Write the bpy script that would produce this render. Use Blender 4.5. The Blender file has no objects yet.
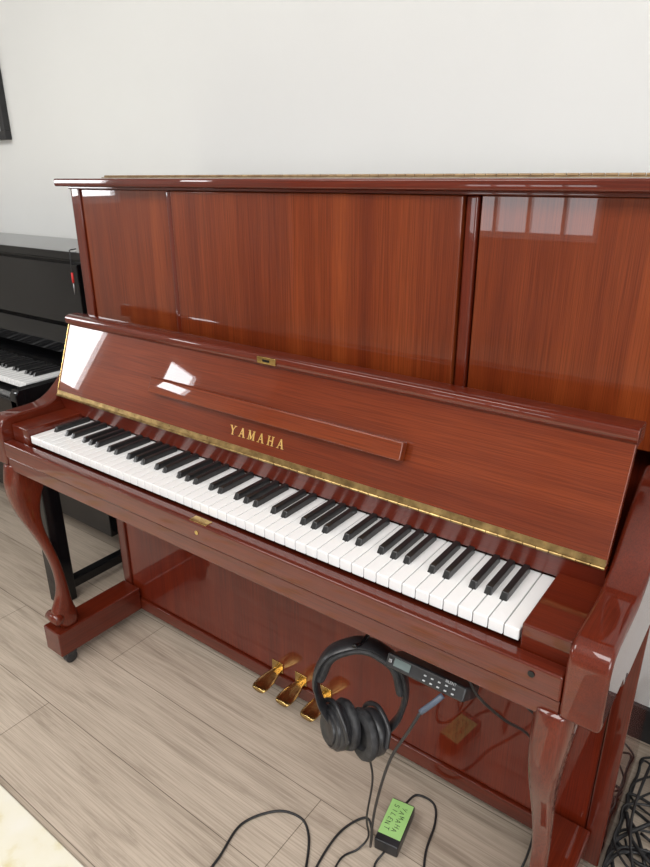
import bpy, bmesh, math, random
from mathutils import Vector, Matrix
random.seed(4)
S=bpy.context.scene
COL=S.collection
try:
    S.view_settings.view_transform='Standard'
except Exception: pass
PAIRS=[]
def link(o,parent=None,label=None,cat=None,kind=None,group=None):
    COL.objects.link(o)
    if parent is not None: PAIRS.append((o,parent))
    if label: o['label']=label
    if cat: o['category']=cat
    if kind: o['kind']=kind
    if group: o['group']=group
    return o
def empty(name,loc,label,cat):
    o=bpy.data.objects.new(name,None); o.location=loc; o.empty_display_size=.1
    return link(o,None,label,cat)
# ---------------------------------------------------------------- materials
def mat(name,color=(.5,.5,.5),rough=.5,metal=0,coat=0,coat_rough=.03,spec=.5):
    m=bpy.data.materials.new(name); m.use_nodes=True
    b=m.node_tree.nodes['Principled BSDF']
    b.inputs['Base Color'].default_value=(*color,1)
    b.inputs['Roughness'].default_value=rough
    b.inputs['Metallic'].default_value=metal
    b.inputs['Coat Weight'].default_value=coat
    b.inputs['Coat Roughness'].default_value=coat_rough
    b.inputs['Specular IOR Level'].default_value=spec
    return m
def ramp(nt,stops):
    r=nt.nodes.new('ShaderNodeValToRGB')
    while len(r.color_ramp.elements)<len(stops): r.color_ramp.elements.new(.5)
    for e,(p,c) in zip(r.color_ramp.elements,stops):
        e.position=p; e.color=(*c,1)
    return r
def noisy(m,scale=(1,1,1),nscale=5,detail=6,stops=None,bump=0,distort=0.,coords='Object'):
    nt=m.node_tree; b=nt.nodes['Principled BSDF']
    tc=nt.nodes.new('ShaderNodeTexCoord'); mp=nt.nodes.new('ShaderNodeMapping')
    mp.inputs['Scale'].default_value=scale
    n=nt.nodes.new('ShaderNodeTexNoise'); n.inputs['Scale'].default_value=nscale
    n.inputs['Detail'].default_value=detail; n.inputs['Distortion'].default_value=distort
    nt.links.new(tc.outputs[coords],mp.inputs[0]); nt.links.new(mp.outputs[0],n.inputs['Vector'])
    if stops:
        r=ramp(nt,stops); nt.links.new(n.outputs['Fac'],r.inputs[0]); nt.links.new(r.outputs[0],b.inputs['Base Color'])
    if bump:
        bp=nt.nodes.new('ShaderNodeBump'); bp.inputs['Strength'].default_value=bump; bp.inputs['Distance'].default_value=.002
        nt.links.new(n.outputs['Fac'],bp.inputs['Height']); nt.links.new(bp.outputs[0],b.inputs['Normal'])
    return m
def wood(name,grain,dark,mid,light,band=14,fine=.65,coat=1.0,crough=.012):
    """glossy lacquered mahogany; grain = axis index the grain runs along"""
    m=mat(name,mid,.4,0,coat,crough,.10)
    nt=m.node_tree; b=nt.nodes['Principled BSDF']; b.inputs['Coat IOR'].default_value=1.52
    tc=nt.nodes.new('ShaderNodeTexCoord')
    mp=nt.nodes.new('ShaderNodeMapping'); sc=[band]*3; sc[grain]=.45; mp.inputs['Scale'].default_value=sc
    n1=nt.nodes.new('ShaderNodeTexNoise'); n1.inputs['Scale'].default_value=1; n1.inputs['Detail'].default_value=5; n1.inputs['Roughness'].default_value=.6; n1.inputs['Distortion'].default_value=.12
    mp2=nt.nodes.new('ShaderNodeMapping'); sc=[700,700,700]; sc[grain]=9; mp2.inputs['Scale'].default_value=sc
    n2=nt.nodes.new('ShaderNodeTexNoise'); n2.inputs['Scale'].default_value=1; n2.inputs['Detail'].default_value=2
    for mm,n in ((mp,n1),(mp2,n2)):
        nt.links.new(tc.outputs['Object'],mm.inputs[0]); nt.links.new(mm.outputs[0],n.inputs['Vector'])
    r=ramp(nt,[(.28,dark),(.5,mid),(.72,light)]); nt.links.new(n1.outputs['Fac'],r.inputs[0])
    r2=ramp(nt,[(.35,(.52,.46,.43)),(.6,(1,1,1))]); nt.links.new(n2.outputs['Fac'],r2.inputs[0])
    mx=nt.nodes.new('ShaderNodeMixRGB'); mx.blend_type='MULTIPLY'; mx.inputs[0].default_value=fine
    nt.links.new(r.outputs[0],mx.inputs[1]); nt.links.new(r2.outputs[0],mx.inputs[2]); nt.links.new(mx.outputs[0],b.inputs['Base Color'])
    return m
O=[(.100,.0140,.0038),(.162,.0275,.0062),(.235,.047,.0105)]
OF=[(.112,.0150,.0040),(.165,.0262,.0060),(.215,.038,.0085)]
OL=[(.135,.020,.005),(.185,.032,.007),(.23,.043,.009)]
D=[(.078,.0085,.0033),(.110,.0132,.0043),(.145,.019,.0056)]
DB=[(.100,.0095,.0035),(.145,.0155,.0048),(.19,.024,.007)]
M_panel=wood('mahogany_vertical_grain',2,*O)
M_fall=wood('mahogany_horizontal_grain',0,*OF,band=18)
M_ledge=wood('light_mahogany_horizontal_grain',0,*OL)
M_redx=wood('red_mahogany_long_grain',0,*D)
M_redy=wood('red_mahogany_depth_grain',1,*D)
M_redz=wood('red_mahogany_upright_grain',2,*D)
M_bottom=wood('bright_red_mahogany_upright_grain',2,*DB)
M_name=wood('satin_red_mahogany_long_grain',0,*DB,crough=.22)
M_brass=noisy(mat('brass',(.75,.5,.16),.22,1),nscale=50,stops=[(.3,(.38,.25,.09)),(.7,(.70,.50,.20))])
M_hinge=noisy(mat('dull_brass',(.4,.3,.12),.36,1),nscale=45,stops=[(.32,(.20,.13,.055)),(.68,(.50,.35,.15))])
M_agedbrass=noisy(mat('aged_brass',(.3,.2,.1),.55,.6),nscale=40,stops=[(.3,(.24,.15,.08)),(.7,(.42,.31,.18))])
M_gold=noisy(mat('gold_letter',(.85,.6,.2),.3,.6),nscale=20,stops=[(.3,(.72,.48,.13)),(.7,(.9,.65,.25))])
M_white=noisy(mat('white_key_acrylic',(.86,.86,.84),.15,0,.6),nscale=4,stops=[(.3,(.84,.845,.85)),(.7,(.88,.885,.89))])
M_blackkey=noisy(mat('black_key_satin',(.012,.012,.013),.3,0,.3,.1),nscale=8,stops=[(.3,(.01,.01,.011)),(.7,(.02,.02,.021))])
M_black=noisy(mat('black_lacquer',(.01,.01,.012),.12,0,.2,.05,.25),nscale=8,stops=[(.3,(.004,.004,.005)),(.7,(.008,.008,.009))])
M_rubber=noisy(mat('black_rubber',(.012,.012,.013),.45),nscale=30,stops=[(.3,(.01,.01,.011)),(.7,(.022,.022,.024))])
M_plastic=noisy(mat('black_plastic',(.02,.02,.022),.35),nscale=20,stops=[(.3,(.014,.014,.016)),(.7,(.03,.03,.033))])
M_leather=noisy(mat('black_leatherette',(.03,.03,.033),.6),nscale=90,stops=[(.3,(.012,.012,.014)),(.7,(.04,.04,.043))],bump=.4)
M_grey=noisy(mat('grey_print',(.6,.62,.65),.5),nscale=9,stops=[(.3,(.42,.44,.46)),(.7,(.5,.52,.54))])
M_lcd=noisy(mat('display_glass',(.05,.07,.07),.08),nscale=9,stops=[(.3,(.10,.13,.13)),(.7,(.16,.2,.2))])
M_green=noisy(mat('green_label',(.2,.5,.06),.6),nscale=12,stops=[(.3,(.31,.57,.18)),(.7,(.38,.65,.23))])
M_ink=noisy(mat('black_ink',(.01,.01,.01),.6),nscale=12,stops=[(.3,(.01,.012,.01)),(.7,(.02,.02,.02))])
M_steel=noisy(mat('steel',(.5,.5,.52),.3,1),nscale=30,stops=[(.3,(.3,.3,.32)),(.7,(.45,.45,.47))])
M_red=noisy(mat('red_plastic',(.6,.02,.02),.4),nscale=12,stops=[(.3,(.55,.015,.015)),(.7,(.7,.03,.03))])
M_bluegrey=noisy(mat('blue_grey_plastic',(.12,.17,.25),.4),nscale=12,stops=[(.3,(.05,.07,.10)),(.7,(.08,.10,.14))])
M_wall=noisy(mat('painted_wall',(.78,.78,.76),.85),nscale=2.5,detail=3,stops=[(.3,(.755,.765,.757)),(.7,(.775,.785,.777))])
M_taupe=noisy(mat('darkened_wall_taupe',(.4,.38,.35),.85),nscale=1.2,detail=3,stops=[(.3,(.30,.28,.255)),(.7,(.42,.40,.37))])  # unseen front wall, toned down to darken reflections in the lacquer
M_sidewall=noisy(mat('darkened_wall_warm',(.5,.48,.45),.85),nscale=1.0,detail=3,stops=[(.35,(.38,.36,.33)),(.65,(.60,.58,.54))])  # unseen left wall, tone lowered so the wood mirrors less white
M_ceil=noisy(mat('painted_ceiling',(.8,.8,.8),.9),nscale=2.5,detail=3,stops=[(.3,(.78,.78,.78)),(.7,(.82,.82,.81))])
M_basebd=noisy(mat('black_baseboard',(.015,.015,.016),.5),nscale=8,stops=[(.3,(.012,.012,.013)),(.7,(.022,.022,.024))])
M_frame=noisy(mat('window_frame_white',(.8,.8,.8),.5),nscale=8,stops=[(.3,(.76,.76,.76)),(.7,(.84,.84,.84))])
M_rug=noisy(mat('cream_rug',(.7,.66,.5),.95),nscale=11,detail=8,stops=[(.3,(.78,.75,.66)),(.52,(.76,.72,.59)),(.64,(.66,.58,.34))],bump=.6)
# floor planks
M_floor=mat('oak_vinyl_planks',(.4,.34,.28),.42,spec=.4)
nt=M_floor.node_tree; b=nt.nodes['Principled BSDF']
tc=nt.nodes.new('ShaderNodeTexCoord'); mp=nt.nodes.new('ShaderNodeMapping'); mp.inputs['Location'].default_value=(.33,.06,0)
br=nt.nodes.new('ShaderNodeTexBrick'); br.offset=.37; br.inputs['Scale'].default_value=1
br.inputs['Brick Width'].default_value=1.22; br.inputs['Row Height'].default_value=.20; br.inputs['Mortar Size'].default_value=.0012
br.inputs['Color1'].default_value=(.555,.470,.385,1); br.inputs['Color2'].default_value=(.455,.377,.303,1); br.inputs['Mortar'].default_value=(.18,.145,.11,1); br.inputs['Mortar Smooth'].default_value=.4
mp2=nt.nodes.new('ShaderNodeMapping'); mp2.inputs['Scale'].default_value=(1.0,12,1)
n=nt.nodes.new('ShaderNodeTexNoise'); n.inputs['Scale'].default_value=2; n.inputs['Detail'].default_value=10; n.inputs['Roughness'].default_value=.64; n.inputs['Distortion'].default_value=1.1
r=ramp(nt,[(.32,(.57,.545,.52)),(.47,(.90,.89,.88)),(.66,(1.06,1.06,1.06))])
mp3=nt.nodes.new('ShaderNodeMapping'); mp3.inputs['Scale'].default_value=(3,170,1)
n3=nt.nodes.new('ShaderNodeTexNoise'); n3.inputs['Scale'].default_value=2; n3.inputs['Detail'].default_value=3
r3=ramp(nt,[(.35,(.80,.79,.78)),(.6,(1.04,1.04,1.04))])
mx=nt.nodes.new('ShaderNodeMixRGB'); mx.blend_type='MULTIPLY'; mx.inputs[0].default_value=.85
mx3=nt.nodes.new('ShaderNodeMixRGB'); mx3.blend_type='MULTIPLY'; mx3.inputs[0].default_value=1
nt.links.new(tc.outputs['Object'],mp.inputs[0]); nt.links.new(mp.outputs[0],br.inputs['Vector'])
nt.links.new(tc.outputs['Object'],mp2.inputs[0]); nt.links.new(mp2.outputs[0],n.inputs['Vector'])
nt.links.new(tc.outputs['Object'],mp3.inputs[0]); nt.links.new(mp3.outputs[0],n3.inputs['Vector']); nt.links.new(n3.outputs['Fac'],r3.inputs[0])
nt.links.new(n.outputs['Fac'],r.inputs[0]); nt.links.new(br.outputs['Color'],mx.inputs[1]); nt.links.new(r.outputs[0],mx.inputs[2])
nt.links.new(mx.outputs[0],mx3.inputs[1]); nt.links.new(r3.outputs[0],mx3.inputs[2]); nt.links.new(mx3.outputs[0],b.inputs['Base Color'])
# ---------------------------------------------------------------- geometry helpers
def finish(bm,name,m,loc=(0,0,0),bevel=0,smooth=False,seg=2):
    me=bpy.data.meshes.new(name); bm.normal_update(); bm.to_mesh(me); bm.free()
    o=bpy.data.objects.new(name,me); o.location=loc; me.materials.append(m)
    if bevel:
        md=o.modifiers.new('bevel','BEVEL'); md.width=bevel; md.segments=seg; md.limit_method='ANGLE'; md.angle_limit=.6
        for p in me.polygons: p.use_smooth=True
        w=o.modifiers.new('wn','WEIGHTED_NORMAL'); w.keep_sharp=False
    if smooth:
        for p in me.polygons: p.use_smooth=True
    return o
def box(name,x0,x1,y0,y1,z0,z1,m,parent=None,bevel=.0015,**k):
    bm=bmesh.new(); bmesh.ops.create_cube(bm,size=1)
    bmesh.ops.scale(bm,vec=(x1-x0,y1-y0,z1-z0),verts=bm.verts)
    o=finish(bm,name,m,((x0+x1)/2,(y0+y1)/2,(z0+z1)/2),bevel)
    return link(o,parent,**k)
def addbox(bm,c,s,M=None):
    r=bmesh.ops.create_cube(bm,size=1)['verts']
    bmesh.ops.scale(bm,vec=s,verts=r)
    if M is not None: bmesh.ops.transform(bm,matrix=M,verts=r)
    bmesh.ops.translate(bm,vec=c,verts=r); return r
def prism(name,pts,x0,x1,m,parent=None,bevel=.0015,seg=2,**k):
    """pts = (y,z) profile extruded along x"""
    cy=sum(p[0] for p in pts)/len(pts); cz=sum(p[1] for p in pts)/len(pts); h=(x1-x0)/2
    bm=bmesh.new()
    a=[bm.verts.new((-h,y-cy,z-cz)) for y,z in pts]; c=[bm.verts.new((h,y-cy,z-cz)) for y,z in pts]
    bm.faces.new(a); bm.faces.new(c[::-1])
    for i in range(len(pts)):
        j=(i+1)%len(pts); bm.faces.new((a[j],a[i],c[i],c[j]))
    bmesh.ops.recalc_face_normals(bm,faces=bm.faces)
    o=finish(bm,name,m,((x0+x1)/2,cy,cz),bevel,False,seg); return link(o,parent,**k)
def catmull(P,n=8):
    P=[Vector(p) for p in P]; Q=[P[0]*2-P[1]]+P+[P[-1]*2-P[-2]]; out=[]
    for i in range(1,len(Q)-2):
        a,b_,c,d=Q[i-1:i+3]
        for k in range(n):
            t=k/n; out.append(.5*((2*b_)+(c-a)*t+(2*a-5*b_+4*c-d)*t*t+(3*b_-a-3*c+d)*t**3))
    out.append(P[-1]); return out
def tube_bm(bm,P,r,n=8,seg=10,flat=None):
    pts=catmull(P,n) if n>1 else [Vector(p) for p in P]
    rings=[]; up=Vector((0,0,1)); prev=None
    for i,p in enumerate(pts):
        t=(pts[min(i+1,len(pts)-1)]-pts[max(i-1,0)]).normalized()
        if prev is None:
            s=t.cross(up); 
            if s.length<.05: s=t.cross(Vector((1,0,0)))
            s.normalize()
        else:
            s=(prev-t*prev.dot(t)).normalized()
        prev=s; u=s.cross(t)
        rr=r(i/(len(pts)-1)) if callable(r) else r
        f1,f2=(flat or (1,1))
        rings.append([bm.verts.new(p+s*math.cos(2*math.pi*k/seg)*rr*f1+u*math.sin(2*math.pi*k/seg)*rr*f2) for k in range(seg)])
    for A,B in zip(rings,rings[1:]):
        for k in range(seg):
            bm.faces.new((A[k],A[(k+1)%seg],B[(k+1)%seg],B[k]))
    bm.faces.new(rings[0][::-1]); bm.faces.new(rings[-1])
def tube(name,P,r,m,parent=None,n=8,seg=10,flat=None,**k):
    c=Vector(P[0]); bm=bmesh.new(); tube_bm(bm,[Vector(p)-c for p in P],r,n,seg,flat)
    bmesh.ops.recalc_face_normals(bm,faces=bm.faces)
    return link(finish(bm,name,m,c,0,True),parent,**k)
def lathe_bm(bm,prof,M,seg=40):
    """prof=(radius, axial) revolved about local z then transformed"""
    rings=[[bm.verts.new(M@Vector((r_*math.cos(2*math.pi*k/seg),r_*math.sin(2*math.pi*k/seg),a))) for k in range(seg)] for r_,a in prof]
    for A,B in zip(rings,rings[1:]):
        for k in range(seg): bm.faces.new((A[k],A[(k+1)%seg],B[(k+1)%seg],B[k]))
    bm.faces.new(rings[0][::-1]); bm.faces.new(rings[-1])
def lathe(name,prof,loc,R,m,parent=None,seg=40,**k):
    bm=bmesh.new(); lathe_bm(bm,prof,R,seg); bmesh.ops.recalc_face_normals(bm,faces=bm.faces)
    o=finish(bm,name,m,loc,0,True)
    md=o.modifiers.new('es','EDGE_SPLIT'); md.split_angle=.7
    return link(o,parent,**k)
def textmesh(name,body,size,m,M,parent=None,extrude=.0003,space=1.,offset=0,**k):
    c=bpy.data.curves.new('tmp','FONT'); c.body=body; c.size=size; c.extrude=extrude; c.offset=offset; c.align_x='CENTER'; c.align_y='CENTER'; c.space_character=space
    o=bpy.data.objects.new('tmp',c); COL.objects.link(o); bpy.context.view_layer.update()
    me=bpy.data.meshes.new_from_object(o.evaluated_get(bpy.context.evaluated_depsgraph_get()))
    bpy.data.objects.remove(o); me.name=name; me.materials.clear(); me.materials.append(m)
    t=bpy.data.objects.new(name,me); t.matrix_world=M
    return link(t,parent,**k)

# ================================================================= PIANO
P=empty('upright_piano',(0,.3,0),'glossy red mahogany upright piano with open fallboard and cabriole legs','piano')
HW=.74
# case
for s in (-1,1):
    a,b_=sorted((s*.705,s*HW))
    box('side_panel',a,b_,.285,.61,.03,1.294,M_redz,P,.003)
box('back_frame',-.704,.704,.34,.60,.08,1.29,M_redz,P,.002)
box('top_rail',-.738,.738,.279,.60,1.2905,1.2965,M_redx,P,.001)
box('bottom_rail',-.704,.704,.284,.34,.035,.075,M_redx,P,.003)
box('bottom_panel',-.704,.704,.292,.306,.077,.634,M_bottom,P,.002)
# upper panels
box('upper_panel',-.352,.352,.276,.30,.92,1.290,M_panel,P,.003)
for s in (-1,1):
    a,b_=sorted((s*.3545,s*.375)); box('panel_stile',a,b_,.283,.30,.92,1.290,M_redz,P,.004)
    a,b_=sorted((s*.3775,s*.7035)); box('upper_panel',a,b_,.291,.305,.92,1.290,M_panel,P,.002)
# lid
box('lid',-.765,.765,.257,.395,1.297,1.3155,M_redx,P,.004)
box('lid',-.765,.765,.402,.62,1.297,1.3155,M_redx,P,.004)
# lid hinge
bm=bmesh.new()
addbox(bm,(0,0,0),(1.49,.022,.002))
for i in range(75):
    a=-.745+i*.02
    lathe_bm(bm,[(.0026,0),(.0026,.0185)],Matrix.Translation((a,0,.0030))@Matrix.Rotation(math.pi/2,4,'Y'),8)
link(finish(bm,'lid_hinge',M_agedbrass,(0,.3985,1.3168)),P,label='long aged brass lid hinge')
# shelf (top rail of fallboard)
SH=prism('shelf',[(.189,.968),(.184,.972),(.182,.980),(.185,.9885),(.193,.9918),(.222,.9918),(.228,.987),(.228,.962),(.205,.962),(.194,.962)],-.686,.686,M_redx,P,.0015)
# fallboard
t=Vector((0,.343,.939)).normalized(); nrm=Vector((0,-t.z,t.y))
FB=prism('fallboard',[(.129,.796),(.1935,.9725),(.2085,.967),(.144,.7905)],-.684,.684,M_fall,P,.0015)
base=Vector((0,.129,.796))
def onboard(x,d,h): return Vector((x,0,0))+base+t*d+nrm*h
Rb=Matrix(((1,0,0),(0,t.y,nrm.y),(0,t.z,nrm.z))).to_4x4()  # local x, y=up board, z=normal
def boardbox(name,x0,x1,d0,d1,h0,h1,m,parent,bevel=.001,**k):
    bm=bmesh.new(); bmesh.ops.create_cube(bm,size=1); bmesh.ops.scale(bm,vec=(x1-x0,d1-d0,h1-h0),verts=bm.verts)
    o=finish(bm,name,m,(0,0,0),bevel); o.matrix_world=Matrix.Translation(onboard((x0+x1)/2,(d0+d1)/2,(h0+h1)/2))@Rb
    return link(o,parent,**k)
boardbox('music_ledge',-.318,.336,.070,.104,.0035,.022,M_ledge,FB,.003,label='slim folded music ledge with rounded edges')
boardbox('music_ledge_packing',-.312,.330,.075,.100,.0,.0035,M_redx,FB,.0005)
# hinge along the fallboard foot
bm=bmesh.new(); addbox(bm,(0,.0045,0),(1.366,.0105,.0016))
for i in range(68):
    a=-.683+i*.0201
    lathe_bm(bm,[(.0028,0),(.0028,.0190)],Matrix.Translation((a,-.003,.001))@Matrix.Rotation(math.pi/2,4,'Y'),10)
    if i%3==0: lathe_bm(bm,[(.0024,0),(.0018,.0012)],Matrix.Translation((a+.01,.0055,.0006)),8)
o=finish(bm,'fallboard_hinge',M_hinge); o.matrix_world=Matrix.Translation(onboard(0,0,.0008))@Rb; link(o,FB,label='long brass piano hinge with knuckles')
boardbox('edge_trim',-.6845,-.6815,.012,.185,.0,.002,M_brass,FB,.0005)
# lettering YAMAHA, serif capitals drawn as strokes
def stroke(bm,p,q,w,h=.0006):
    p=Vector((*p,0)); q=Vector((*q,0)); d=q-p; L=d.length; ang=math.atan2(d.y,d.x)
    addbox(bm,(p+q)/2,(L,w,h),Matrix.Rotation(ang,4,'Z'))
def letter(bm,ch,x,w,h):
    T=.0034; t2=.0015; sw=.0020
    def S_(a,b_,k): stroke(bm,(x+a[0]*w,a[1]*h),(x+b_[0]*w,b_[1]*h),k)
    def serif(a,yy): stroke(bm,(x+a*w-sw-.0012,yy*h),(x+a*w+sw+.0012,yy*h),.0012)
    if ch=='A':
        S_((0.08,0),(.5,1),t2); S_((.5,1),(.92,0),T); S_((.25,.35),(.75,.35),.0015); serif(.08,.02); serif(.92,.02)
    if ch=='Y':
        S_((.08,1),(.5,.48),T); S_((.92,1),(.5,.48),t2); S_((.5,.5),(.5,0),T*.9); serif(.08,.98); serif(.92,.98); serif(.5,.02)
    if ch=='H':
        S_((.14,0),(.14,1),T*.9); S_((.86,0),(.86,1),T*.9); S_((.14,.5),(.86,.5),.0017)
        for a in (.14,.86): serif(a,.02); serif(a,.98)
    if ch=='M':
        S_((.08,0),(.14,1),t2); S_((.14,1),(.5,.06),T); S_((.5,.06),(.86,1),t2); S_((.86,1),(.92,0),T); serif(.08,.02); serif(.92,.02); serif(.12,.98); serif(.88,.98)
bm=bmesh.new(); pitch=.0256
for i,ch in enumerate('YAMAHA'):
    w=.014 if ch!='M' else .0165
    letter(bm,ch,(i-2.5)*pitch-w/2,w,.0185)
o=finish(bm,'maker_lettering',M_gold); o.matrix_world=Matrix.Translation(onboard(0,.029,.0004))@Rb; link(o,FB,label='gold serif capital lettering')
# lock plate on shelf front
box('lock_plate',-.024,.024,.1795,.186,.9735,.9875,M_brass,SH,.001,label='small brass lock plate')
box('lock_slot',-.009,.009,.1788,.1798,.978,.983,M_black,SH,.0003)
# inner nameboard strip between hinge and keys
prism('nameboard',[(.131,.791),(.148,.742),(.16,.742),(.143,.791)],-.684,.684,M_name,P,.001)
# keybed and slip
box('keybed',-.686,.686,-.022,.30,.638,.700,M_redx,P,.003)
KS=box('key_slip',-.686,.686,-.033,-.006,.672,.713,M_redx,P,.0035)
box('key_rail',-.686,.686,-.029,-.0225,.636,.6705,M_redx,P,.002)
box('lock_plate',-.022,.022,-.030,-.012,.7128,.7142,M_brass,KS,.0004,label='brass lock plate')
lathe('keyhole',[(.0045,0),(.0045,.0012)],(0,-.0335,.694),Matrix.Rotation(math.pi/2,4,'X'),M_brass,KS,16)
lathe('screw',[(.005,0),(.0045,.0015)],(.645,-.0335,.70),Matrix.Rotation(math.pi/2,4,'X'),M_black,KS,16)
for s in (-1,1):
    a,b_=sorted((s*.616,s*.685)); box('key_block',a,b_,-.005,.150,.701,.752,M_redx,P,.003)
# keys
bmw=bmesh.new(); addbox(bmw,(0,0,0),(.0222,.155,.019))
nwhite=52; pat='ABCDEFG'
wm=finish(bmw,'white_key',M_white,(0,0,0),.0014)
bm=bmesh.new(); L=.098; h=.0128
def vv(x,y,z): return bm.verts.new((x,y,z))
bot=[vv(-.0063,0,0),vv(.0063,0,0),vv(.0063,L,0),vv(-.0063,L,0)]
top=[vv(-.0051,.007,h),vv(.0051,.007,h),vv(.0051,L,h),vv(-.0051,L,h)]
bm.faces.new(bot[::-1]); bm.faces.new(top)
for i in range(4): bm.faces.new((bot[i],bot[(i+1)%4],top[(i+1)%4],top[i]))
bk=finish(bm,'black_key',M_blackkey,(0,0,0),.0014)
fw=fb=True
off={'A':.001,'C':-.0012,'D':.0012,'F':-.0015,'G':0}
for i in range(nwhite):
    x=-.613+(i+.5)*.02358
    o=wm if fw else wm.copy(); fw=False; o.location=(x,.0775,.7255); link(o,P)
    nme=pat[i%7]
    if nme in 'ACDFG' and i<51:
        o=bk if fb else bk.copy(); fb=False; o.location=(x+.01179+off[nme],.050,.7335); link(o,P)
# arms
prof=[(-.034,.648),(-.036,.735),(-.034,.750),(-.028,.762),(-.018,.769),(-.004,.772),(.03,.7725),(.065,.773),(.09,.7745),(.110,.780),(.132,.792),(.155,.811),(.182,.838),(.21,.863),(.235,.882),(.26,.896),(.284,.906),(.284,.625),(.10,.625),(.085,.648)]
for s in (-1,1):
    a,b_=sorted((s*.6865,s*HW)); prism('arm',prof,a,b_,M_redy,P,.007,3)
# legs
rows=[(.648,-.034,.088,.029),(.625,-.040,.082,.0285),(.59,-.045,.063,.027),(.55,-.042,.042,.024),(.50,-.028,.028,.0205),(.44,-.004,.030,.0175),(.38,.018,.044,.0155),(.32,.033,.057,.014),(.27,.039,.064,.0135),(.23,.036,.068,.014),(.195,.023,.071,.0165),(.17,.011,.076,.0195),(.15,.010,.080,.023),(.135,.018,.079,.0245),(.118,.026,.077,.024)]
def leg(xc):
    cp=catmull([Vector((r_[1],r_[2],r_[3])) for r_ in rows],4); zz=catmull([Vector((r_[0],0,0)) for r_ in rows],4)
    bm=bmesh.new(); rings=[]; N=24
    for c,z in zip(cp,zz):
        y0,y1,hw=c; z=z[0]; ring=[]
        for k in range(N):
            a=2*math.pi*k/N; ca,sa=math.cos(a),math.sin(a); e=.62
            ring.append(bm.verts.new((hw*abs(ca)**e*(1 if ca>0 else -1),(y0+y1)/2-.06+(y1-y0)/2*abs(sa)**e*(1 if sa>0 else -1),z)))
        rings.append(ring)
    for A,B in zip(rings,rings[1:]):
        for k in range(N): bm.faces.new((A[k],A[(k+1)%N],B[(k+1)%N],B[k]))
    bm.faces.new(rings[0]); bm.faces.new(rings[-1])
    # scroll at the foot
    lathe_bm(bm,[(.006,-.029),(.008,-.027),(.011,-.027),(.0155,-.024),(.0155,.024),(.011,.027),(.008,.027),(.006,.029)],Matrix.Translation((0,-.044,.155))@Matrix.Rotation(math.pi/2,4,'Y'),20)
    bmesh.ops.recalc_face_normals(bm,faces=bm.faces)
    o=finish(bm,'leg',M_redz,(xc,.06,0),0,True); return link(o,P,label='curved cabriole front leg')
for s,xl,t0,t1 in ((-1,.694,.662,.738),(1,.677,.642,.716)):
    leg(s*xl)
    a,b_=sorted((s*t0,s*t1))
    T=box('toe_block',a,b_,.0,.284,.038,.118,M_redy,P,.004)
    bm=bmesh.new()
    lathe_bm(bm,[(.010,-.010),(.0185,-.008),(.0185,.008),(.010,.010)],Matrix.Translation((0,0,.0187))@Matrix.Rotation(math.pi/2,4,'Y'),20)
    addbox(bm,(0,0,.0365),(.03,.03,.006))
    link(finish(bm,'caster',M_plastic,(s*(t0+.015),.032,0),0,False),T)
# pedals
for i,x in enumerate((-.100,-.020,.060)):
    bm=bmesh.new()
    pr=[(0,.010,0),(.02,.011,-.002),(.038,.0145,-.004),(.06,.0205,-.006),(.085,.0240,-.008),(.103,.0235,-.010),(.112,.019,-.012)]
    pr=catmull(pr,4); ring=[]
    for d,w,z in pr:
        ring.append([bm.verts.new((w*math.cos(a),-d,z+(.0055 if math.sin(a)>0 else .007)*math.sin(a))) for a in [2*math.pi*q/16 for q in range(16)]])
    for A,B in zip(ring,ring[1:]):
        for k in range(16): bm.faces.new((A[k],A[(k+1)%16],B[(k+1)%16],B[k]))
    bm.faces.new(ring[0]); bm.faces.new(ring[-1]); bmesh.ops.recalc_face_normals(bm,faces=bm.faces)
    link(finish(bm,'pedal',M_brass,(x,.322,.088),0,True),P,label='polished brass pedal')
    box('pedal_plate',x-.019,x+.019,.2895,.2925,.080,.112,M_brass,P,.001,label='small brass pedal surround')
# headphone hook
tube('headphone_hook',[(.335,.06,.64),(.335,.06,.60),(.335,.055,.568),(.335,.03,.558),(.335,.005,.568)],.004,M_black,P,label='black metal hook under the keybed')

# ================================================================= CONTROL UNIT
Rc=Matrix.Rotation(math.radians(-32),4,'X')
CU=empty('control_unit',(.470,.02,.56),'small black control box with display hung under the keybed','electronic control box')
C0=Matrix.Translation((.470,.015,.568))@Rc
def cubox(name,c,s,m,bev=.001,**k):
    bm=bmesh.new(); addbox(bm,(0,0,0),s); o=finish(bm,name,m,(0,0,0),bev)
    o.matrix_world=C0@Matrix.Translation(c); return link(o,CU,**k)
cubox('housing',(0,0.022,0),(.142,.068,.024),M_plastic,.004)
cubox('display',(-.040,-.0130,.001),(.030,.002,.013),M_lcd,.0005,label='small grey display')
for i in range(5):
    for j in range(2):
        cubox('button',(.002+i*.0125,-.0130,.002-j*.008),(.0045,.002,.0022),M_grey,.0004)
cubox('socket',(-.062,-.0130,.0),(.006,.003,.006),M_steel,.001)
box('bracket',.438,.508,.035,.065,.575,.638,M_plastic,CU,.002)
textmesh('panel_print','SILENT',.006,M_grey,C0@Matrix.Translation((.045,-.0132,.0088))@Matrix.Rotation(math.pi/2,4,'X'),CU)

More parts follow.
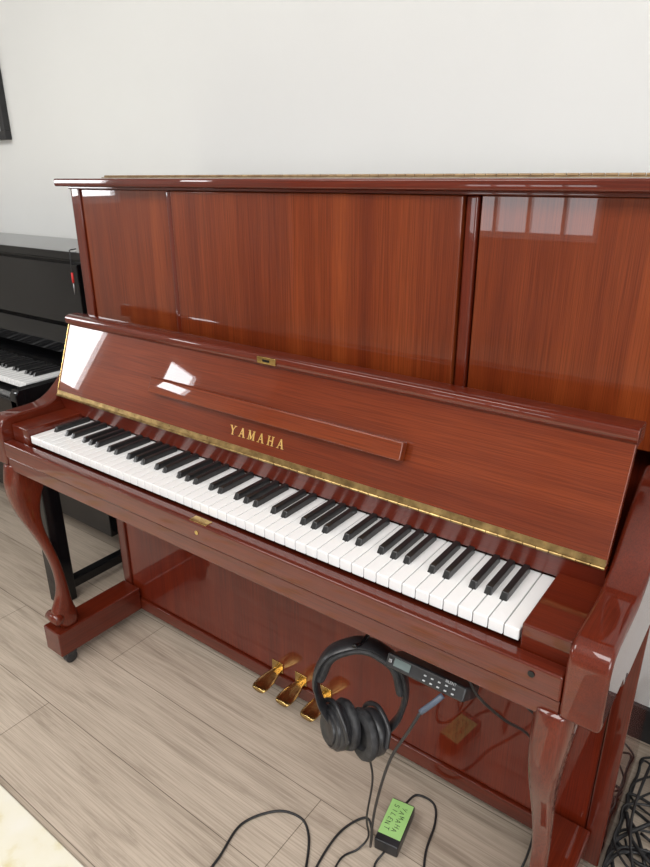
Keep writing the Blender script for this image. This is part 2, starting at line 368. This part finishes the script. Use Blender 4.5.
# ================================================================= HEADPHONES
HC=Vector((.338,.02,.447))
HP=empty('headphones',HC-Vector((0,0,.11)),'black over-ear headphones hanging from a hook under the keybed','headphones')
Rh=Matrix.Translation(HC)@Matrix.Rotation(math.radians(26),4,'Z')@Matrix.Rotation(math.radians(3),4,'Y')@Matrix.Rotation(math.radians(-10),4,'X')@Matrix.Scale(.94,4)
def W(p): return Rh@Vector(p)
arch=[(-.046,0,-.065),(-.074,0,-.025),(-.086,0,.03),(-.068,0,.08),(-.03,0,.106),(.0,0,.113),(.03,0,.106),(.068,0,.08),(.086,0,.03),(.080,0,-.025),(.058,0,-.065)]
def hobj(name,build,m,smooth=True,**k):
    bm=bmesh.new(); build(bm); bmesh.ops.recalc_face_normals(bm,faces=bm.faces)
    o=finish(bm,name,m,(0,0,0),0,smooth); o.matrix_world=Rh.copy()
    md=o.modifiers.new('es','EDGE_SPLIT'); md.split_angle=.8
    return link(o,HP,**k)
hobj('headband',lambda bm:tube_bm(bm,arch,lambda u:.0125 if .15<u<.85 else .0100,8,12,(1.9,.55)),M_plastic)
inner=[(p[0]*.9,p[1],p[2]*.92) for p in arch[2:9]]
hobj('headband_pad',lambda bm:tube_bm(bm,inner,.0125,8,12,(1.7,.8)),M_leather)
for s,cx in ((-1,-.030),(1,.024)):
    A=Matrix.Translation((cx,-.004*s,-.072))@Matrix.Rotation(math.radians(36),4,'Z')@Matrix.Rotation(s*math.pi/2,4,'Y')@Matrix.Scale(1.10,4)
    hobj('ear_cup',lambda bm:lathe_bm(bm,[(.0,.0285),(.016,.0285),(.018,.030),(.026,.029),(.027,.0245),(.029,.0245),(.030,.026),(.034,.024),(.035,.019),(.037,.019),(.040,.016),(.041,.004),(.038,.0)],A,40),M_plastic)
    hobj('ear_pad',lambda bm:lathe_bm(bm,[(.036,.0),(.043,-.004),(.045,-.010),(.042,-.017),(.034,-.020),(.026,-.018),(.022,-.010)],A,40),M_leather)
    hobj('yoke',lambda bm:tube_bm(bm,[A@Vector((0,-.045,.010)),A@Vector((-.03*s,-.036,.016)),A@Vector((-.047*s,0,.016)),A@Vector((-.03*s,.036,.016)),A@Vector((0,.045,.010))],.0050,6,8),M_plastic)

# ================================================================= CABLES
def cable(P_,r_=.0024,label='thin black cable lying on the floor',cat='cable',m=M_rubber,name='cable'):
    return tube(name,P_,r_,m,None,label=label,cat=cat)
cl=W((.03,0,-.122))
cable([tuple(cl),(.365,.030,.25),(.345,.045,.12),(.335,.07,.03),(.322,.05,.0035),(.305,.01,.0035),(.32,-.06,.0035),(.35,-.14,.0035)],.0022,'thin black headphone cable dropping to the floor')
pl=tube('audio_plug',[(.507,.0,.560),(.497,-.013,.548),(.482,-.024,.53)],.0048,M_bluegrey,None,label='dark grey plug in the control box socket',cat='plug',n=4,seg=14)
cable([(.482,-.0245,.529),(.468,-.032,.49),(.43,-.025,.39),(.39,.0,.22),(.365,.03,.07),(.325,.10,.006),(.295,.12,.0035),(.27,.06,.0035),(.275,-.03,.0035),(.30,-.1,.0035)],.0026,'black cord running from the control box to the floor')
cable([(.105,-.20,.0035),(.10,-.137,.0035),(.086,-.053,.0035),(.127,.016,.0035),(.18,.035,.0035),(.218,.015,.0035),(.25,-.03,.0035),(.28,-.09,.0035),(.31,-.16,.0035)],.0028,'black cable looped on the wood floor')
cable([(.352,.192,.012),(.36,.235,.006),(.40,.24,.0035),(.425,.20,.0035),(.44,.13,.0035),(.47,.06,.0035),(.50,-.02,.0035)],.0026,'black cable leaving the green labelled adapter')
cable([(.373,.073,.012),(.37,.04,.0035),(.40,.0,.0035),(.44,.02,.0035),(.45,.06,.009),(.43,.01,.012),(.42,-.06,.0035)],.0024,'black cable curling beside the adapter')
cable([(.53,.12,.636),(.535,.17,.55),(.56,.22,.42),(.60,.25,.36),(.64,.26,.34),(.66,.25,.42),(.67,.22,.55),(.672,.2,.636)],.0022,'black cable drooping under the keybed')
cable([(.535,.02,.60),(.55,.04,.55),(.575,.10,.47),(.60,.18,.38),(.62,.23,.27),(.622,.24,.12),(.615,.22,.01),(.60,.12,.0035)],.0024,'black cable running from under the keybed down to the floor')
# tangle right of the piano: one uncountable heap
random.seed(11)
bm=bmesh.new(); org=Vector((.84,.48,0))
for k in range(18):
    x,y=random.uniform(.765,.86),random.uniform(.10,.64); a=random.uniform(0,6.28); pts=[]
    turn=random.choice((-1,1))*random.uniform(.35,.8)
    for j in range(12):
        pts.append(Vector((x,y,.004+.0065*(k%6)+.006*random.random()))-org)
        a+=turn+random.uniform(-.35,.35); st_=random.uniform(.05,.085)
        x=min(.98,max(.752,x+st_*math.cos(a))); y=min(.69,max(.04,y+st_*math.sin(a)))
    tube_bm(bm,pts,random.choice((.0026,.0034,.0042)),6,8)
bmesh.ops.recalc_face_normals(bm,faces=bm.faces)
link(finish(bm,'cable_tangle',M_rubber,org,0,True),None,label='dense tangle of black cables on the floor beside the piano',cat='cables',kind='stuff')
cable([(.80,.70,.07),(.80,.68,.2),(.795,.66,.10),(.775,.60,.065),(.77,.42,.06),(.80,.3,.055),(.84,.22,.055)],.003,'black power cord on the heap of cables beside the piano')
PB=empty('power_adapter',(.815,.55,.05),'black power adapter block lying on a heap of cables','power adapter')
box('casing',.785,.835,.52,.59,.054,.082,M_plastic,PB,.004)
box('rating_sticker',.79,.83,.53,.58,.0822,.0826,M_grey,PB,.0001)

# green-labelled adapter
GA=empty('cable_adapter',(.363,.132,0),'small dark adapter with handwritten bright green label on the floor','adapter')
RA=Matrix.Translation((.363,.132,.0155))@Matrix.Rotation(math.radians(10),4,'Z')
def gbox(name,c,s,m,bev,**k):
    bm=bmesh.new(); addbox(bm,(0,0,0),s); o=finish(bm,name,m,(0,0,0),bev); o.matrix_world=RA@Matrix.Translation(c); return link(o,GA,**k)
gbox('casing',(0,0,0),(.053,.110,.030),M_plastic,.004)
gbox('paper_label',(0,.007,.0153),(.050,.088,.0008),M_green,.0002,label='bright green handwritten label')
HAND={'Y':[((0,1),(.5,.5)),((1,1),(.45,0))],'A':[((0,0),(.5,1)),((.5,1),(1,0)),((.2,.4),(.85,.35))],'M':[((0,0),(.1,1)),((.1,1),(.5,.3)),((.5,.3),(.9,1)),((.9,1),(1,0))],
 'H':[((0,0),(.05,1)),((1,0),(.95,1)),((0,.5),(1,.55))],'S':[((1,.9),(.3,1)),((.3,1),(.1,.65)),((.1,.65),(.9,.4)),((.9,.4),(.6,0)),((.6,0),(0,.1))],
 'I':[((.5,0),(.5,1))],'L':[((.1,1),(.1,0)),((.1,0),(.9,.05))],'E':[((.1,0),(.1,1)),((.1,1),(.9,1)),((.1,.5),(.7,.5)),((.1,0),(.9,.02))],
 'N':[((0,0),(.05,1)),((.05,1),(.9,0)),((.9,0),(1,1))],'T':[((0,.95),(1,1)),((.5,1),(.45,0))]}
bm=bmesh.new()
for j,txt in enumerate(('YAMAHA','SILENT')):
    n_=len(txt)
    for i,ch in enumerate(txt):
        x0=(i-n_/2)*.0112+.002+random.uniform(-.0012,.0012); y0=-j*.019+.002+random.uniform(-.0025,.0025); sk=random.uniform(-.25,.4)
        for p_,q_ in HAND[ch]: stroke(bm,(x0+(p_[0]+sk*p_[1])*.0068,y0+p_[1]*.0108),(x0+(q_[0]+sk*q_[1])*.0068,y0+q_[1]*.0108),.0010,.0003)
o=finish(bm,'handwriting',M_ink); o.matrix_world=RA@Matrix.Translation((.0,.007,.0159))@Matrix.Rotation(math.radians(-92),4,'Z'); link(o,GA)

# ================================================================= BLACK PIANO
BP=empty('black_piano',(-1.6,.4,0),'black digital piano with open keyboard standing against the wall','piano')
X1=-.945; X0=-2.35
box('top_board',X0-.01,X1+.012,.425,.70,1.082,1.107,M_black,BP,.004)
box('cabinet',X0,X1,.45,.69,.12,1.082,M_black,BP,.003)
box('music_desk_panel',X0+.03,X1-.03,.425,.45,.88,1.07,M_black,BP,.003)
prism('key_cover',[(.385,.83),(.425,.87),(.45,.87),(.45,.79),(.39,.79)],X0+.03,X1-.03,M_black,BP,.003)
box('keybed',X0,X1,.15,.45,.64,.715,M_black,BP,.004)
for s in (X0,X1-.035):
    prism('arm',[(.15,.64),(.15,.73),(.16,.745),(.34,.747),(.39,.79),(.45,.85),(.45,.64)],s,s+.035,M_black,BP,.004)
    box('leg',s-.01 if s==X0 else s-.015,s+.05,.165,.225,.0,.64,M_black,BP,.004)
    box('foot_bar',s+.0,s+.035,.226,.69,.03,.065,M_black,BP,.004)
box('kick_board',X0+.03,X1-.04,.42,.45,.12,.64,M_black,BP,.003)
for i in range(52):
    x=X1-.045-(i+.5)*.02358
    o=wm.copy(); o.location=(x,.2875,.7375); link(o,BP)
    nme=pat[(51-i)%7]
    if nme in 'ACDFG' and i>0:
        o=bk.copy(); o.location=(x+.01179,.263,.7455); link(o,BP)
# hanging cable with red tip
CR=empty('instrument_cable',(-.93,.40,1.1),'thin cable with red tipped plug hanging from the black piano','cable')
tube('cord',[(-1.02,.46,1.112),(-.99,.42,1.113),(-.972,.408,1.107),(-.968,.404,1.08),(-.970,.404,1.045)],.0018,M_rubber,CR)
tube('plug',[(-.970,.404,1.05),(-.970,.404,1.020)],.0034,M_red,CR,n=1,seg=12,label='red plug sleeve')
tube('plug_tip',[(-.970,.404,1.021),(-.970,.404,.985)],.002,M_steel,CR,n=1,seg=10)

# ================================================================= RUG / PICTURE
box('rug',-1.9,.55,-1.9,-.315,0,.012,M_rug,None,.004,label='cream patterned rug lying on the wood plank floor',cat='rug')
PF=empty('picture_frame',(-2.1,.715,1.45),'dark framed picture hanging on the white wall','picture frame')
fx0,fx1,fz0,fz1=-2.35,-1.728,1.45,1.95
bm=bmesh.new(); w=.03
for c,s in (((0,0,-(fz1-fz0)/2+w/2),(fx1-fx0,.025,w)),((0,0,(fz1-fz0)/2-w/2),(fx1-fx0,.025,w)),((-(fx1-fx0)/2+w/2,0,0),(w,.025,fz1-fz0-2*w)),(((fx1-fx0)/2-w/2,0,0),(w,.025,fz1-fz0-2*w))):
    addbox(bm,c,s)
link(finish(bm,'frame',M_basebd,((fx0+fx1)/2,.706,(fz0+fz1)/2),.002),PF)
box('picture',fx0+w,fx1-w,.710,.716,fz0+w,fz1-w,M_grey,PF,.0003)

# ================================================================= ROOM
XL,XR,YF,YB,H=-3.5,3.0,-4.0,.72,2.8
def st(name,*a,m=M_wall): return box(name,*a,m,None,0,kind='structure')
st('floor',XL-.1,XR+.1,YF-.1,YB+.1,-.1,0,m=M_floor)
st('ceiling',XL-.1,XR+.1,YF-.1,YB+.1,H,H+.1,m=M_ceil)
st('wall_back',XL-.1,XR+.1,YB,YB+.1,0,H)
def wall_holes(name,axis,pos,a0,a1,holes,m=M_wall):
    bm=bmesh.new(); th=.1
    def seg_(u0,u1,w0,w1):
        c=((u0+u1)/2,pos,(w0+w1)/2); s=(u1-u0,th,w1-w0)
        if axis=='x': c=(c[1],c[0],c[2]); s=(s[1],s[0],s[2])
        addbox(bm,c,s)
    u=a0
    for h0,h1,z0,z1 in holes:
        seg_(u,h0,0,H); seg_(h0,h1,0,z0); seg_(h0,h1,z1,H); u=h1
    seg_(u,a1,0,H)
    link(finish(bm,name,m),None,kind='structure')
wn=[0]
def window(axis,pos,h0,h1,z0,z1,inward,energy,mull=1):
    wn[0]+=1
    bm=bmesh.new(); w=.05
    parts=[((h0+h1)/2,z0+w/2,h1-h0,w),((h0+h1)/2,z1-w/2,h1-h0,w),(h0+w/2,(z0+z1)/2,w,z1-z0-2*w),(h1-w/2,(z0+z1)/2,w,z1-z0-2*w)]
    for j in range(mull): parts.append((h0+(h1-h0)*(j+1)/(mull+1),(z0+z1)/2,.03,z1-z0-2*w))
    for u,z,su,sz in parts:
        c=(u,pos,z); s=(su,.06,sz)
        if axis=='x': c=(pos,u,z); s=(.06,su,sz)
        addbox(bm,c,s)
    link(finish(bm,'window_%d'%wn[0],M_frame),None,kind='structure')
    L_=bpy.data.lights.new('window_daylight','AREA'); L_.shape='RECTANGLE'; L_.size=h1-h0; L_.size_y=z1-z0; L_.energy=energy; L_.color=(.97,.985,1)
    o=bpy.data.objects.new('window_daylight',L_)
    if axis=='x':
        o.location=(pos-inward*.06,(h0+h1)/2,(z0+z1)/2); o.rotation_euler=(math.pi/2,0,-inward*math.pi/2)
    else:
        o.location=((h0+h1)/2,pos-inward*.06,(z0+z1)/2); o.rotation_euler=(math.pi/2,0,0 if inward>0 else math.pi)
    COL.objects.link(o)
wl=[(-3.0,-2.55,1.52,1.88),(-1.95,-1.35,1.14,1.85)]
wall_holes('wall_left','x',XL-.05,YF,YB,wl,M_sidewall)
window('x',XL-.05,*wl[0],1,8,0)
window('x',XL-.05,*wl[1],1,20,0)
wf=[(-1.7,-.55,.84,1.25)]
wall_holes('wall_front','y',YF-.05,XL,XR,wf,M_taupe)
window('y',YF-.05,*wf[0],1,5.5,3)
wr=[(-2.9,-1.2,.9,2.3)]
wall_holes('wall_right','x',XR+.05,YF,YB,wr)
window('x',XR+.05,*wr[0],-1,60)
box('baseboard_back',XL,XR,YB-.014,YB-.0005,0,.10,M_basebd,None,.002,kind='structure')
# added soft fill lights under the ceiling, not actual fixtures
for k,(x,y) in enumerate(((-1.0,-1.6),(1.2,-1.6))):
    L_=bpy.data.lights.new('ceiling_fill','AREA'); L_.shape='RECTANGLE'; L_.size=1.6; L_.size_y=1.2; L_.energy=51; L_.color=(1,.99,.97)
    o=bpy.data.objects.new('ceiling_fill',L_); o.location=(x,y,H-.02); COL.objects.link(o)
# world
wd=bpy.data.worlds.new('w'); S.world=wd; wd.use_nodes=True
bg=wd.node_tree.nodes['Background']; bg.inputs[0].default_value=(.85,.92,1,1); bg.inputs[1].default_value=1.0

# parenting
bpy.context.view_layer.update()
mw={o:o.matrix_world.copy() for o in COL.objects}
for c,p in PAIRS:
    c.parent=p; c.matrix_parent_inverse=mw[p].inverted()
# camera
cd=bpy.data.cameras.new('camera'); cam=bpy.data.objects.new('camera',cd); COL.objects.link(cam)
yaw,pit,rol=.6395,-.378,-.0044
F=Vector((-math.sin(yaw)*math.cos(pit),math.cos(yaw)*math.cos(pit),math.sin(pit)))
R=F.cross(Vector((0,0,1))).normalized(); U=R.cross(F)
R2=R*math.cos(rol)+U*math.sin(rol); U2=-R*math.sin(rol)+U*math.cos(rol)
M=Matrix((( R2.x,U2.x,-F.x,.837),(R2.y,U2.y,-F.y,-.7512),(R2.z,U2.z,-F.z,1.3213),(0,0,0,1)))
cam.matrix_world=M; cd.sensor_fit='HORIZONTAL'; cd.sensor_width=36; cd.lens=651.5*36/650; cd.clip_start=.02
S.camera=cam
